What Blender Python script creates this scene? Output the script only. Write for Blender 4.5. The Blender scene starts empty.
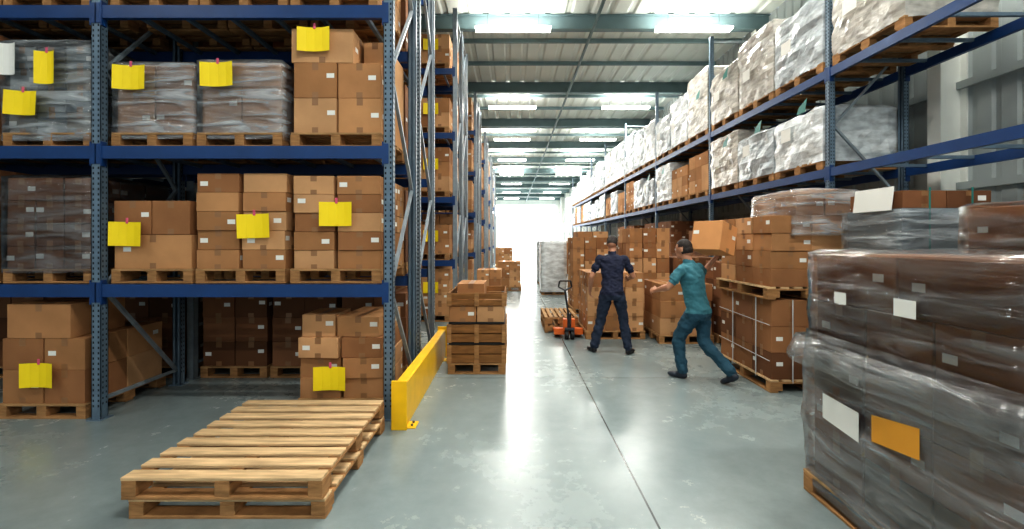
import bpy, math, random
import numpy as np
from mathutils import Vector, Matrix, noise
random.seed(7)
scene = bpy.context.scene
try:
    scene.view_settings.view_transform = 'Standard'
    scene.view_settings.look = 'Medium High Contrast'
except Exception as e:
    print('look', e)
CAMH = 1.7; F = 450.0; VX = 511.0; HY = 240.0

# ------------------------------------------------------------------ materials
def lin(c):
    return tuple(((x/255.0)/12.92 if x/255.0 <= 0.04045 else (((x/255.0)+0.055)/1.055)**2.4) for x in c)

def new_mat(name):
    m = bpy.data.materials.new(name); m.use_nodes = True
    nt = m.node_tree
    return m, nt, nt.nodes['Principled BSDF'], nt.nodes['Material Output']

def mat(name, col, rough=0.6, metal=0.0, var=0.12, vscale=3.0, stretch=(1,1,1), bump=0.0, bscale=40.0, spec=0.5, emit=0.0, rvar=0.0, detail=5.0):
    m, nt, b, out = new_mat(name)
    c = lin(col)
    b.inputs['Roughness'].default_value = rough
    b.inputs['Metallic'].default_value = metal
    b.inputs['Specular IOR Level'].default_value = spec
    tc = nt.nodes.new('ShaderNodeTexCoord'); mp = nt.nodes.new('ShaderNodeMapping')
    mp.inputs['Scale'].default_value = stretch
    nt.links.new(tc.outputs['Object'], mp.inputs['Vector'])
    n = nt.nodes.new('ShaderNodeTexNoise'); n.inputs['Scale'].default_value = vscale; n.inputs['Detail'].default_value = detail
    nt.links.new(mp.outputs['Vector'], n.inputs['Vector'])
    r = nt.nodes.new('ShaderNodeValToRGB')
    r.color_ramp.elements[0].position = 0.3; r.color_ramp.elements[1].position = 0.7
    r.color_ramp.elements[0].color = tuple(x*(1-var) for x in c)+(1,)
    r.color_ramp.elements[1].color = tuple(min(1, x*(1+var)) for x in c)+(1,)
    nt.links.new(n.outputs['Fac'], r.inputs['Fac'])
    nt.links.new(r.outputs['Color'], b.inputs['Base Color'])
    if bump:
        n2 = nt.nodes.new('ShaderNodeTexNoise'); n2.inputs['Scale'].default_value = bscale
        nt.links.new(mp.outputs['Vector'], n2.inputs['Vector'])
        bp = nt.nodes.new('ShaderNodeBump'); bp.inputs['Strength'].default_value = bump; bp.inputs['Distance'].default_value = 0.02
        nt.links.new(n2.outputs['Fac'], bp.inputs['Height']); nt.links.new(bp.outputs['Normal'], b.inputs['Normal'])
    if emit:
        b.inputs['Emission Color'].default_value = c+(1,)
        b.inputs['Emission Strength'].default_value = emit
    return m

def film_mat(name, lo, hi, col=(225,232,236), rough=0.18, f0=0.42, f1=0.78):
    """clear stretch film: transparent, fresnel-glossy, with milky stretched streaks"""
    m, nt, b, out = new_mat(name)
    N=nt.nodes.new; L=nt.links.new
    b.inputs['Base Color'].default_value = lin(col)+(1,)
    b.inputs['Roughness'].default_value = rough
    b.inputs['Specular IOR Level'].default_value = 0.8
    tc = N('ShaderNodeTexCoord'); mp = N('ShaderNodeMapping')
    mp.inputs['Scale'].default_value = (0.9, 0.9, 6.0); mp.inputs['Rotation'].default_value = (0.3, 0.3, 0)
    L(tc.outputs['Object'], mp.inputs['Vector'])
    n = N('ShaderNodeTexNoise'); n.inputs['Scale'].default_value = 2.2; n.inputs['Detail'].default_value = 6; n.inputs['Distortion'].default_value = 0.7
    L(mp.outputs['Vector'], n.inputs['Vector'])
    mr = N('ShaderNodeMapRange'); mr.inputs['From Min'].default_value = f0; mr.inputs['From Max'].default_value = f1
    mr.inputs['To Min'].default_value = lo; mr.inputs['To Max'].default_value = hi
    L(n.outputs['Fac'], mr.inputs['Value'])
    bp = N('ShaderNodeBump'); bp.inputs['Strength'].default_value = 1.0; bp.inputs['Distance'].default_value = 0.05
    L(n.outputs['Fac'], bp.inputs['Height']); L(bp.outputs['Normal'], b.inputs['Normal'])
    gl = N('ShaderNodeBsdfGlossy'); gl.inputs['Roughness'].default_value = 0.12; gl.inputs['Color'].default_value=(1,1,1,1)
    L(bp.outputs['Normal'], gl.inputs['Normal'])
    fr = N('ShaderNodeFresnel'); fr.inputs['IOR'].default_value = 1.6; L(bp.outputs['Normal'], fr.inputs['Normal'])
    tr = N('ShaderNodeBsdfTransparent'); m1 = N('ShaderNodeMixShader'); mx = N('ShaderNodeMixShader')
    L(fr.outputs[0], m1.inputs['Fac']); L(tr.outputs['BSDF'], m1.inputs[1]); L(gl.outputs['BSDF'], m1.inputs[2])
    L(mr.outputs['Result'], mx.inputs['Fac'])
    L(m1.outputs[0], mx.inputs[1]); L(b.outputs['BSDF'], mx.inputs[2])
    L(mx.outputs['Shader'], out.inputs['Surface'])
    return m

CART = [mat('cardboard_%d' % i, c, 0.85, var=0.14, vscale=2.6, bump=0.06, bscale=30, spec=0.18) for i, c in enumerate([(184,138,96),(162,118,80),(196,152,110),(150,106,72),(174,128,88),(190,148,108)])]
CARTD = [mat('cardboard_dark_%d' % i, c, 0.75, var=0.14, vscale=2.2, spec=0.25) for i, c in enumerate([(128,86,58),(108,72,48),(142,98,68)])]
CARTG = [mat('grey_goods_%d' % i, c, 0.6, var=0.2, vscale=4, spec=0.4) for i, c in enumerate([(104,116,122),(150,156,158),(70,78,86),(126,116,104)])]
TAPE = mat('packing_tape', (146,106,70), 0.35, var=0.05)
LABEL = mat('paper_label', (232,232,226), 0.7, var=0.03)
YEL = mat('yellow_label', (252,222,24), 0.6, var=0.03)
ORA = mat('orange_label', (226,158,50), 0.6, var=0.04)
PINK = mat('pink_sticker', (215,90,120), 0.6, var=0.03)
WOODN = mat('new_pallet_wood', (202,172,132), 0.75, var=0.32, vscale=3, stretch=(1.0,9,9), bump=0.15, bscale=12, spec=0.2)
WOOD = mat('pallet_wood', (166,130,90), 0.8, var=0.28, vscale=3, stretch=(2,6,8), spec=0.2)
WOODD = mat('pallet_wood_side', (160,120,80), 0.8, var=0.32, vscale=3, stretch=(2,2,9), spec=0.2)
CRATEW = mat('crate_wood', (136,96,58), 0.8, var=0.3, vscale=3, stretch=(1.5,1.5,9), spec=0.2)
BLUE = mat('blue_beam_paint', (18,60,112), 0.4, var=0.12, vscale=4)
GALV = mat('galvanised_steel', (142,154,162), 0.42, metal=0.3, var=0.14, vscale=9)
GALVB = mat('blue_grey_steel', (104,124,140), 0.42, metal=0.2, var=0.14, vscale=9)
HOLE = mat('slot_hole', (18,24,32), 0.9, var=0.05)
YSTEEL = mat('yellow_guard_paint', (242,190,20), 0.4, var=0.08, vscale=5)
BLACK = mat('black_rubber', (24,24,26), 0.6, var=0.1)
ORP = mat('orange_paint', (226,110,40), 0.4, var=0.08)
STEELD = mat('dark_steel', (70,74,80), 0.4, metal=0.5, var=0.1)
STRAP = mat('white_strap', (205,210,212), 0.4, var=0.04)
STRAPG = mat('green_strap', (38,120,112), 0.4, var=0.05)
FILM = film_mat('stretch_film', 0.09, 0.62)
FILMD = film_mat('stretch_film_heavy', 0.08, 0.52, col=(206,210,212))
FILML = film_mat('stretch_film_light', 0.01, 0.24)
WRAPW = [mat('white_wrap_%d' % i, c, 0.25, var=0.34, vscale=5, stretch=(1,1,2.2), bump=0.9, bscale=6, spec=0.7) for i, c in enumerate([(208,214,216),(170,178,182),(186,182,174),(130,140,146)])]
ROOF = mat('roof_sheet', (222,228,222), 0.6, var=0.05, vscale=0.6)
ROOFB = mat('roof_steel', (104,126,130), 0.5, var=0.08)
WALLM = mat('wall_sheet', (160,168,168), 0.55, var=0.07, vscale=0.8)
WALLB = mat('back_wall_sheet', (232,234,228), 0.6, var=0.04)
LAMPE = mat('lamp_diffuser', (255,251,240), 0.5, var=0.0, emit=13.0)
LAMPB = mat('lamp_housing', (220,222,220), 0.5, var=0.03)
GLOW = mat('translucent_panel', (250,252,255), 0.5, var=0.0, emit=6.0)

def floor_mat():
    m, nt, b, out = new_mat('polished_concrete')
    N = nt.nodes.new; L = nt.links.new
    tc = N('ShaderNodeTexCoord')
    n1 = N('ShaderNodeTexNoise'); n1.inputs['Scale'].default_value = 0.5; n1.inputs['Detail'].default_value = 6; n1.inputs['Roughness'].default_value = 0.55
    n2 = N('ShaderNodeTexNoise'); n2.inputs['Scale'].default_value = 5; n2.inputs['Detail'].default_value = 10; n2.inputs['Roughness'].default_value = 0.7
    L(tc.outputs['Object'], n1.inputs['Vector']); L(tc.outputs['Object'], n2.inputs['Vector'])
    mx = N('ShaderNodeMath'); mx.operation = 'MULTIPLY_ADD'; mx.inputs[1].default_value = 0.4
    sc = N('ShaderNodeMath'); sc.operation = 'MULTIPLY'; sc.inputs[1].default_value = 0.6
    L(n1.outputs['Fac'], sc.inputs[0]); L(n2.outputs['Fac'], mx.inputs[0]); L(sc.outputs[0], mx.inputs[2])
    r = N('ShaderNodeValToRGB')
    r.color_ramp.elements[0].position = 0.25; r.color_ramp.elements[0].color = lin((108,121,124))+(1,)
    r.color_ramp.elements[1].position = 0.75; r.color_ramp.elements[1].color = lin((152,164,163))+(1,)
    L(mx.outputs[0], r.inputs['Fac'])
    sep = N('ShaderNodeSeparateXYZ'); L(tc.outputs['Object'], sep.inputs[0])
    def line(sock, pos, period, w):
        a = N('ShaderNodeMath'); a.operation = 'SUBTRACT'; a.inputs[1].default_value = pos; L(sock, a.inputs[0])
        p = N('ShaderNodeMath'); p.operation = 'PINGPONG'; p.inputs[1].default_value = period/2; L(a.outputs[0], p.inputs[0])
        c = N('ShaderNodeMath'); c.operation = 'LESS_THAN'; c.inputs[1].default_value = w; L(p.outputs[0], c.inputs[0])
        return c.outputs[0]
    a = line(sep.outputs['X'], 0.876, 6.0, 0.007); c = line(sep.outputs['Y'], 5.55, 6.0, 0.005)
    mm = N('ShaderNodeMath'); mm.operation = 'MAXIMUM'; L(a, mm.inputs[0]); L(c, mm.inputs[1])
    mix = N('ShaderNodeMix'); mix.data_type = 'RGBA'
    L(mm.outputs[0], mix.inputs['Factor']); L(r.outputs['Color'], mix.inputs['A']); mix.inputs['B'].default_value = lin((52,60,62))+(1,)
    L(mix.outputs['Result'], b.inputs['Base Color'])
    mr = N('ShaderNodeMapRange'); mr.inputs['From Min'].default_value=.3; mr.inputs['From Max'].default_value=.7; mr.inputs['To Min'].default_value = 0.19; mr.inputs['To Max'].default_value = 0.33
    b.inputs['Specular IOR Level'].default_value = 0.6
    L(mx.outputs[0], mr.inputs['Value']); L(mr.outputs['Result'], b.inputs['Roughness'])
    bp = N('ShaderNodeBump'); bp.inputs['Strength'].default_value = 0.05; bp.inputs['Distance'].default_value = 0.02
    L(n2.outputs['Fac'], bp.inputs['Height']); L(bp.outputs['Normal'], b.inputs['Normal'])
    return m
FLOORM = floor_mat()

# ------------------------------------------------------------------ mesh builder
class MB:
    def __init__(s): s.v=[]; s.f=[]; s.m=[]; s.mats=[]
    def mi(s, m):
        if m not in s.mats: s.mats.append(m)
        return s.mats.index(m)
    def add(s, vs, fs, m):
        o=len(s.v); s.v.extend([tuple(v) for v in vs]); i=s.mi(m)
        for f in fs: s.f.append(tuple(o+k for k in f)); s.m.append(i)
    def box(s, x0,x1,y0,y1,z0,z1,m, M=None):
        vs=[Vector(p) for p in ((x0,y0,z0),(x1,y0,z0),(x1,y1,z0),(x0,y1,z0),(x0,y0,z1),(x1,y0,z1),(x1,y1,z1),(x0,y1,z1))]
        if M is not None: vs=[M@v for v in vs]
        s.add(vs, [(3,2,1,0),(4,5,6,7),(0,1,5,4),(1,2,6,5),(2,3,7,6),(3,0,4,7)], m)
    def quad(s, a,b,c,d,m,M=None):
        vs=[Vector(p) for p in (a,b,c,d)]
        if M is not None: vs=[M@v for v in vs]
        s.add(vs,[(0,1,2,3)],m)
    def bar(s, p, q, w, t, m, up=(0,0,1)):
        p=Vector(p); q=Vector(q); d=(q-p).normalized(); up=Vector(up)
        if abs(d.dot(up))>0.98: up=Vector((1,0,0))
        a=d.cross(up).normalized(); b=a.cross(d)
        vs=[]
        for c in (p,q):
            for sa,sb in ((-1,-1),(1,-1),(1,1),(-1,1)): vs.append(c+a*sa*w/2+b*sb*t/2)
        s.add(vs,[(0,3,2,1),(4,5,6,7),(0,1,5,4),(1,2,6,5),(2,3,7,6),(3,0,4,7)],m)
    def cyl(s, p, q, r, m, n=14, r2=None):
        p=Vector(p); q=Vector(q); d=(q-p).normalized(); up=Vector((0,0,1))
        if abs(d.dot(up))>0.98: up=Vector((1,0,0))
        a=d.cross(up).normalized(); b=a.cross(d); vs=[]
        for c,rr in ((p,r),(q,r if r2 is None else r2)):
            for i in range(n):
                t=2*math.pi*i/n; vs.append(c+a*math.cos(t)*rr+b*math.sin(t)*rr)
        fs=[(i,(i+1)%n,n+(i+1)%n,n+i) for i in range(n)]+[tuple(reversed(range(n))),tuple(range(n,2*n))]
        s.add(vs,fs,m)
    def finish(s, name, bevel=0.0, smooth=False, parent=None):
        V=np.array(s.v); lo=V.min(0); hi=V.max(0)
        o=np.array([(lo[0]+hi[0])/2,(lo[1]+hi[1])/2,lo[2]])
        V=V-o
        me=bpy.data.meshes.new(name); me.from_pydata(V.tolist(),[],s.f)
        for m in s.mats: me.materials.append(m)
        me.polygons.foreach_set('material_index', s.m)
        if smooth: me.polygons.foreach_set('use_smooth',[True]*len(s.f))
        me.update()
        ob=bpy.data.objects.new(name, me); scene.collection.objects.link(ob)
        if parent is not None:
            ob.parent=parent; ob.location=Vector(o)-parent.location
        else: ob.location=o
        if bevel:
            bv=ob.modifiers.new('bevel','BEVEL'); bv.width=bevel; bv.segments=1; bv.limit_method='ANGLE'; bv.angle_limit=math.radians(50)
        return ob

R=random.Random(11)
def carton(mb, cx,cy,z0,w,d,h, rz=0.0, detail=2, pal=None, faces=('-y',), tilt=None):
    pal=pal or CART; m=R.choice(pal)
    M=Matrix.Translation((cx,cy,z0))@Matrix.Rotation(rz,4,'Z')
    if tilt: M=M@Matrix.Rotation(tilt[0],4,'X')@Matrix.Rotation(tilt[1],4,'Y')
    g=0.003; w-=2*g; d-=2*g; h-=g
    mb.box(-w/2,w/2,-d/2,d/2,0,h,m,M)
    if detail<1: return
    e=0.0015; tw=0.03 if detail>1 else 0.035
    if w>=d:
        mb.quad((-w/2,-tw,h+e),(w/2,-tw,h+e),(w/2,tw,h+e),(-w/2,tw,h+e),TAPE,M)
        tap=('+x','-x')
    else:
        mb.quad((-tw,-d/2,h+e),(tw,-d/2,h+e),(tw,d/2,h+e),(-tw,d/2,h+e),TAPE,M)
        tap=('+y','-y')
    hh=min(0.07,h*0.3)
    if R.random()<0.75: tap=tap+('-y',)
    for fc in sorted(set(tap)):
        if fc not in faces: continue
        for a,b in ((h-hh,h),(0,hh*0.8)):
            if fc=='-y': mb.quad((-tw,-d/2-e,a),(tw,-d/2-e,a),(tw,-d/2-e,b),(-tw,-d/2-e,b),TAPE,M)
            if fc=='+x': mb.quad((w/2+e,-tw,a),(w/2+e,tw,a),(w/2+e,tw,b),(w/2+e,-tw,b),TAPE,M)
            if fc=='-x': mb.quad((-w/2-e,tw,a),(-w/2-e,-tw,a),(-w/2-e,-tw,b),(-w/2-e,tw,b),TAPE,M)
    lw,lh=0.075,0.045
    for fc in faces:
        if R.random()<0.6:
            s=(0.28+0.1*R.random())*R.choice((1,1,-1)); zc=h*(0.45+0.2*R.random()); e2=e+0.001
            if fc=='-y' and w>0.15: c=s*w; mb.quad((c-lw/2,-d/2-e2,zc-lh/2),(c+lw/2,-d/2-e2,zc-lh/2),(c+lw/2,-d/2-e2,zc+lh/2),(c-lw/2,-d/2-e2,zc+lh/2),LABEL,M)
            if fc=='-x' and d>0.15: c=s*d; mb.quad((-w/2-e2,c+lw/2,zc-lh/2),(-w/2-e2,c-lw/2,zc-lh/2),(-w/2-e2,c-lw/2,zc+lh/2),(-w/2-e2,c+lw/2,zc+lh/2),LABEL,M)
            if fc=='+x' and d>0.15: c=s*d; mb.quad((w/2+e2,c-lw/2,zc-lh/2),(w/2+e2,c+lw/2,zc-lh/2),(w/2+e2,c+lw/2,zc+lh/2),(w/2+e2,c-lw/2,zc+lh/2),LABEL,M)

def stack(mb,x0,x1,y0,y1,z0,layers,nx,ny,detail=2,pal=None,faces=('-y','+x'),jit=0.006,rot=0.012,skip=None):
    z=z0
    for li,h in enumerate(layers):
        nn=nx[li] if isinstance(nx,(list,tuple)) else nx
        w=(x1-x0)/nn; d=(y1-y0)/ny
        for i in range(nn):
            for j in range(ny):
                if skip and (li,i,j) in skip: continue
                jj=jit if li else jit*0.5
                ww=w*(0.985 if nn>1 else 0.98)
                carton(mb,x0+w*(i+.5)+R.uniform(-jj,jj)*0.5,y0+d*(j+.5)+R.uniform(-jj,jj),z,ww,d*0.985,h,R.uniform(-rot,rot),detail,pal,faces)
        z+=h
    return z

def pallet(mb,x0,x1,y0,y1,z0,h=0.14,axis='x',mt=None,ms=None,ns=7):
    """boards run along axis; stringers/blocks underneath"""
    mt=mt or WOOD; ms=ms or WOODD
    tb=0.02
    def bx(a0,a1,b0,b1,c0,c1,m):
        if axis=='x': mb.box(a0,a1,b0,b1,c0,c1,m)
        else: mb.box(b0,b1,a0,a1,c0,c1,m)
    if axis=='x': A0,A1,B0,B1=x0,x1,y0,y1
    else: A0,A1,B0,B1=y0,y1,x0,x1
    Lb=B1-B0; bw=Lb/ns*0.68
    for i in range(ns):
        c=B0+bw/2+(Lb-bw)*i/(ns-1); k=R.uniform(-0.006,0.006)
        bx(A0+k,A1+k,c-bw/2,c+bw/2,z0+h-tb,z0+h,mt)
    for i in (0,1,2):
        c=B0+bw/2+(Lb-bw)*i/2
        bx(A0,A1,c-bw/2,c+bw/2,z0,z0+tb,ms)
    sw=0.09
    for i in range(3):
        c=A0+sw/2+(A1-A0-sw)*i/2
        bx(c-sw/2,c+sw/2,B0,B1,z0+h-2*tb,z0+h-tb-0.0005,ms)
        for j in range(3):
            d=B0+0.07+(Lb-0.14)*j/2
            bx(c-sw/2,c+sw/2,d-0.07,d+0.07,z0+tb+0.0005,z0+h-2*tb-0.0005,ms)

def film_geom(x0,x1,y0,y1,z0,z1,amp=0.02,seg=0.07,seed=0.0,top=True,bulge=0.0):
    per=[]
    def side(ax,ay,bx,by,nx,ny):
        L=math.hypot(bx-ax,by-ay); n=max(3,int(L/seg))
        for i in range(n):
            t=i/n; k=(0.0 if 0<i else -0.012)
            per.append((ax+(bx-ax)*t,ay+(by-ay)*t,nx,ny,k))
    side(x0,y0,x1,y0,0,-1); side(x1,y0,x1,y1,1,0); side(x1,y1,x0,y1,0,1); side(x0,y1,x0,y0,-1,0)
    n=len(per); nz=max(4,int((z1-z0)/seg)); vs=[]; fs=[]
    cx,cy=(x0+x1)/2,(y0+y1)/2
    for j in range(nz+1):
        z=z0+(z1-z0)*j/nz
        for (px,py,nx,ny,k) in per:
            q=Vector((px*3.1+seed,py*3.1,z*5.0))
            d=0.010+amp*(0.5+0.5*noise.noise(q))+amp*0.8*abs(noise.noise(Vector((px*2+py*2+seed*2,z*9+px*3,seed))))
            d+=bulge*math.sin(math.pi*j/nz)
            dx,dy=(px-cx),(py-cy); 
            if k<0: l=math.hypot(dx,dy); vs.append((px+dx/l*(d+0.004),py+dy/l*(d+0.004),z))
            else: vs.append((px+nx*d,py+ny*d,z))
    for j in range(nz):
        for i in range(n):
            a=j*n+i; b=j*n+(i+1)%n; fs.append((a,b,b+n,a+n))
    if top:
        base=nz*n
        for r,s in enumerate((0.93,0.8,0.55,0.28)):
            o=len(vs)
            for i in range(n):
                v=vs[nz*n+i]; x=cx+(v[0]-cx)*s; y=cy+(v[1]-cy)*s
                vs.append((x,y,z1+0.012+amp*0.9*(0.5+0.5*noise.noise(Vector((x*5+seed,y*5,seed))))))
            for i in range(n): fs.append((base+i,base+(i+1)%n,o+(i+1)%n,o+i))
            base=o
        vs.append((cx,cy,z1+0.015)); c=len(vs)-1
        for i in range(n): fs.append((base+i,base+(i+1)%n,c))
    return vs,fs

def add_film(parent,x0,x1,y0,y1,z0,z1,m=None,**k):
    vs,fs=film_geom(x0,x1,y0,y1,z0,z1,**k)
    mb=MB(); mb.add(vs,fs,m or FILM); return mb.finish('stretch_film',smooth=True,parent=parent)

def ylabel(mb,xc,zc,y,w=0.31,h=0.23,rz=0.0,m=None,pink=True,curl=0.03):
    m=m or YEL
    M=Matrix.Translation((xc,y,zc))@Matrix.Rotation(rz,4,'Y')
    n=4
    for i in range(n):
        a=-w/2+w*i/n; b=-w/2+w*(i+1)/n
        f=lambda t:-curl*(abs(t)/(w/2))**2
        mb.quad((a,f(a),-h/2),(b,f(b),-h/2),(b,f(b),h/2),(a,f(a),h/2),m,M)
    if pink: mb.box(-0.013,0.013,-0.005,0.0,h/2-0.015,h/2+0.04,PINK,M)

# ------------------------------------------------------------------ racks
def rack(name, edges, v0, v1, levels, top, along='x', post=GALV, near_slots=()):
    mb=MB(); pw=0.09; pd=0.08
    def P(u,v,z): return (u,v,z) if along=='x' else (v,u,z)
    def bx(u0,u1,a0,a1,z0,z1,m):
        if along=='x': mb.box(u0,u1,a0,a1,z0,z1,m)
        else: mb.box(a0,a1,u0,u1,z0,z1,m)
    for ei,u in enumerate(edges):
        for v in (v0+pd/2,v1-pd/2):
            s=1 if v<(v0+v1)/2 else -1
            web=v-s*pd/2
            bx(u-pw/2,u+pw/2,min(web,web+s*0.006),max(web,web+s*0.006),0,top,post)
            bx(u-pw/2,u-pw/2+0.006,v-pd/2,v+pd/2,0,top,post)
            bx(u+pw/2-0.006,u+pw/2,v-pd/2,v+pd/2,0,top,post)
            bx(u-pw/2,u-pw/2+0.03,min(web+s*pd,web+s*(pd-0.006)),max(web+s*pd,web+s*(pd-0.006)),0,top,post)
            bx(u+pw/2-0.03,u+pw/2,min(web+s*pd,web+s*(pd-0.006)),max(web+s*pd,web+s*(pd-0.006)),0,top,post)
            bx(u-0.07,u+0.07,v-0.07,v+0.07,0,0.008,post)
            if ei in near_slots:
                z=0.12
                while z<top-0.1:
                    for du in (-0.024,0.024):
                        uu=u+du; yy=web-s*0.0012
                        a,b,c,d=P(uu-0.007,yy,z),P(uu+0.007,yy,z),P(uu+0.007,yy,z+0.022),P(uu-0.007,yy,z+0.022)
                        mb.quad(a,b,c,d,HOLE)
                    for sg in (-1,1):
                        uu=u+sg*(pw/2+0.0012)
                        for vv in (v-0.018,v+0.018):
                            a,b,c,d=P(uu,vv-0.006,z+.02),P(uu,vv+0.006,z+.02),P(uu,vv+0.006,z+0.04),P(uu,vv-0.006,z+0.04)
                            mb.quad(a,b,c,d,HOLE)
                    z+=0.05
        z=0.18; k=0; st=1.05
        mb.bar(P(u,v0+pd,z),P(u,v1-pd,z),0.035,0.03,GALV)
        while z+st<top:
            a,b=(v0+pd,v1-pd) if k%2 else (v1-pd,v0+pd)
            mb.bar(P(u,a,z),P(u,b,z+st),0.035,0.03,GALV)
            z+=st; k+=1
        mb.bar(P(u,v0+pd,top-0.1),P(u,v1-pd,top-0.1),0.035,0.03,GALV)
    for i in range(len(edges)-1):
        a=edges[i]+pw/2; b=edges[i+1]-pw/2
        for L in levels:
            for v,s in ((v0,1),(v1,-1)):
                lo,hi=min(v,v+s*0.05),max(v,v+s*0.05)
                bx(a,b,lo,hi,L-0.12,L,BLUE)
                e0,e1=min(v-s*0.006,v+s*0.05),max(v-s*0.006,v+s*0.05)
                bx(a-0.0,a+0.012,e0,e1,L-0.19,L+0.04,BLUE)
                bx(b-0.012,b,e0,e1,L-0.19,L+0.04,BLUE)
                bx(a-0.05,a,min(v-s*0.008,v-s*0.001),max(v-s*0.008,v-s*0.001),L-0.17,L+0.02,BLUE)
                bx(b,b+0.05,min(v-s*0.008,v-s*0.001),max(v-s*0.008,v-s*0.001),L-0.17,L+0.02,BLUE)
            n=6
            for k in range(n):
                c=a+(b-a)*(k+0.5)/n
                bx(c-0.02,c+0.02,v0+0.05,v1-0.05,L-0.04,L-0.002,GALVB)
    return mb.finish(name)

LEV=[1.28,2.59,3.92,5.25]
EX=[-9.44,-6.68,-3.92,-1.16]
rack('pallet_rack',EX,4.25,5.35,LEV[:3]+[5.25],6.5,'x',GALVB,near_slots=(2,3))
rack('pallet_rack',EX,5.50,6.60,LEV,6.5,'x',GALV,near_slots=(3,))
ROWS=[9.3,14.6,20.0,25.4,30.8]
for y in ROWS:
    rack('pallet_rack',EX,y,y+1.1,LEV,6.5,'x',GALV)
    rack('pallet_rack',EX,y+1.25,y+2.35,LEV,6.5,'x',GALV)
RL=[2.72,4.13]; RX0,RX1=4.5,5.62
EY=[-1.2,2.6,6.4,10.2,14.0,17.8,21.6,25.4,29.2,33.0]
rack('pallet_rack',EY,RX0,RX1,RL,6.3,'y',GALVB,near_slots=(2,3))

# ------------------------------------------------------------------ left rack near loads
S=4.30/450
def XL(x): return (x-VX)*S
def ZL(y): return CAMH-(y-HY)*S
Y0=4.32
def load_obj(name, fn, film=None):
    mb=MB(); fn(mb); ob=mb.finish(name,bevel=0.004)
    return ob
z1=LEV[0]+0.002; zt=z1+0.14
def f(mb):
    pallet(mb,-3.84,-3.06,Y0,Y0+1.0,z1)
    stack(mb,-3.84,-3.08,Y0+.02,Y0+.98,zt,[0.33],1,2)
    stack(mb,-3.84,-3.10,Y0+.02,Y0+.98,zt+.33,[0.33],2,2)
    ylabel(mb,XL(126),ZL(234),Y0-0.01,rz=0.02)
load_obj('carton_pallet_load',f)
def f(mb):
    pallet(mb,-3.03,-2.17,Y0,Y0+1.0,z1)
    stack(mb,-3.04,-2.62,Y0+.02,Y0+.98,zt,[.185]*5,1,3,jit=.012)
    stack(mb,-2.60,-2.17,Y0+.02,Y0+.98,zt,[.185]*5,1,3,jit=.012)
    ylabel(mb,XL(254),ZL(226),Y0-0.01,rz=-0.03)
load_obj('carton_pallet_load',f)
def f(mb):
    pallet(mb,-2.12,-1.25,Y0,Y0+1.0,z1)
    stack(mb,-2.10,-1.70,Y0+.02,Y0+.98,zt,[.18]*5,1,3,jit=.012)
    stack(mb,-1.68,-1.25,Y0+.02,Y0+.98,zt,[.18]*5,1,3,jit=.012)
    ylabel(mb,XL(336),ZL(214),Y0-0.01)
load_obj('carton_pallet_load',f)
z2=LEV[1]+0.002; zt=z2+0.14
def f(mb):
    pallet(mb,-3.84,-3.06,Y0,Y0+1.0,z2)
    stack(mb,-3.82,-3.08,Y0+.04,Y0+.96,zt,[.34,.33],2,2,rot=.004)
    ylabel(mb,XL(132),ZL(78),Y0-0.035,rz=.02)
ob=load_obj('wrapped_pallet_load',f); add_film(ob,-3.825,-3.075,Y0+.035,Y0+.965,zt-.06,zt+.68,seed=1.3,m=FILM,amp=.018)
def f(mb):
    pallet(mb,-3.02,-2.20,Y0,Y0+1.0,z2)
    stack(mb,-3.00,-2.22,Y0+.04,Y0+.96,zt,[.46],2,2,rot=.004)
    stack(mb,-3.00,-2.22,Y0+.04,Y0+.96,zt+.46,[.23],1,2,rot=.004)
    ylabel(mb,XL(219),ZL(75),Y0-0.035,rz=-.02)
ob=load_obj('wrapped_pallet_load',f); add_film(ob,-3.005,-2.215,Y0+.035,Y0+.965,zt-.06,zt+.70,seed=4.3,m=FILM,amp=.018)
def f(mb):
    pallet(mb,-2.12,-1.25,Y0,Y0+1.0,z2)
    stack(mb,-2.10,-1.25,Y0+.02,Y0+.98,zt,[.34,.34],2,2)
    stack(mb,-2.13,-1.52,Y0+.02,Y0+.98,zt+.68,[.33],1,2)
    stack(mb,-1.50,-1.26,Y0+.25,Y0+.98,zt+.68,[.30],1,1)
    ylabel(mb,XL(314),ZL(39),Y0-0.01)
load_obj('carton_pallet_load',f)
def f(mb):
    pallet(mb,-4.88,-4.02,Y0,Y0+1.0,z1)
    stack(mb,-4.87,-4.04,Y0+.02,Y0+.98,z1+.14,[.22]*4,3,3,pal=CARTD)  # shade on this load is put into the darker carton colour
ob=load_obj('wrapped_pallet_load',f); add_film(ob,-4.88,-4.03,Y0+.015,Y0+.985,z1+.1,z1+1.03,seed=9,m=FILML,amp=.015)
def f(mb):
    pallet(mb,-4.88,-4.02,Y0,Y0+1.0,z2)
    stack(mb,-4.87,-4.04,Y0+.04,Y0+.96,z2+.14,[.21]*4,3,3,pal=CARTG,rot=.05)
    ylabel(mb,XL(50),ZL(69),Y0-.05,w=.19,h=.31); ylabel(mb,XL(26),ZL(104),Y0-.05,rz=.05)
    ylabel(mb,XL(11),ZL(60),Y0-.04,w=.18,h=.3,m=LABEL,pink=False)
ob=load_obj('wrapped_pallet_load',f); add_film(ob,-4.88,-4.03,Y0+.03,Y0+.97,z2+.06,z2+1.02,seed=2,m=FILM,amp=.03)
for zz in (z1,z2):
    for xa in (-5.78,-6.64+.02):
        def f(mb):
            pallet(mb,xa,xa+.84,Y0,Y0+1.0,zz)
            stack(mb,xa+.01,xa+.83,Y0+.02,Y0+.98,zz+.14,[.24]*4,2,2,detail=1,pal=CARTD)
        load_obj('carton_pallet_load',f)
z3=LEV[2]+.002
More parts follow.
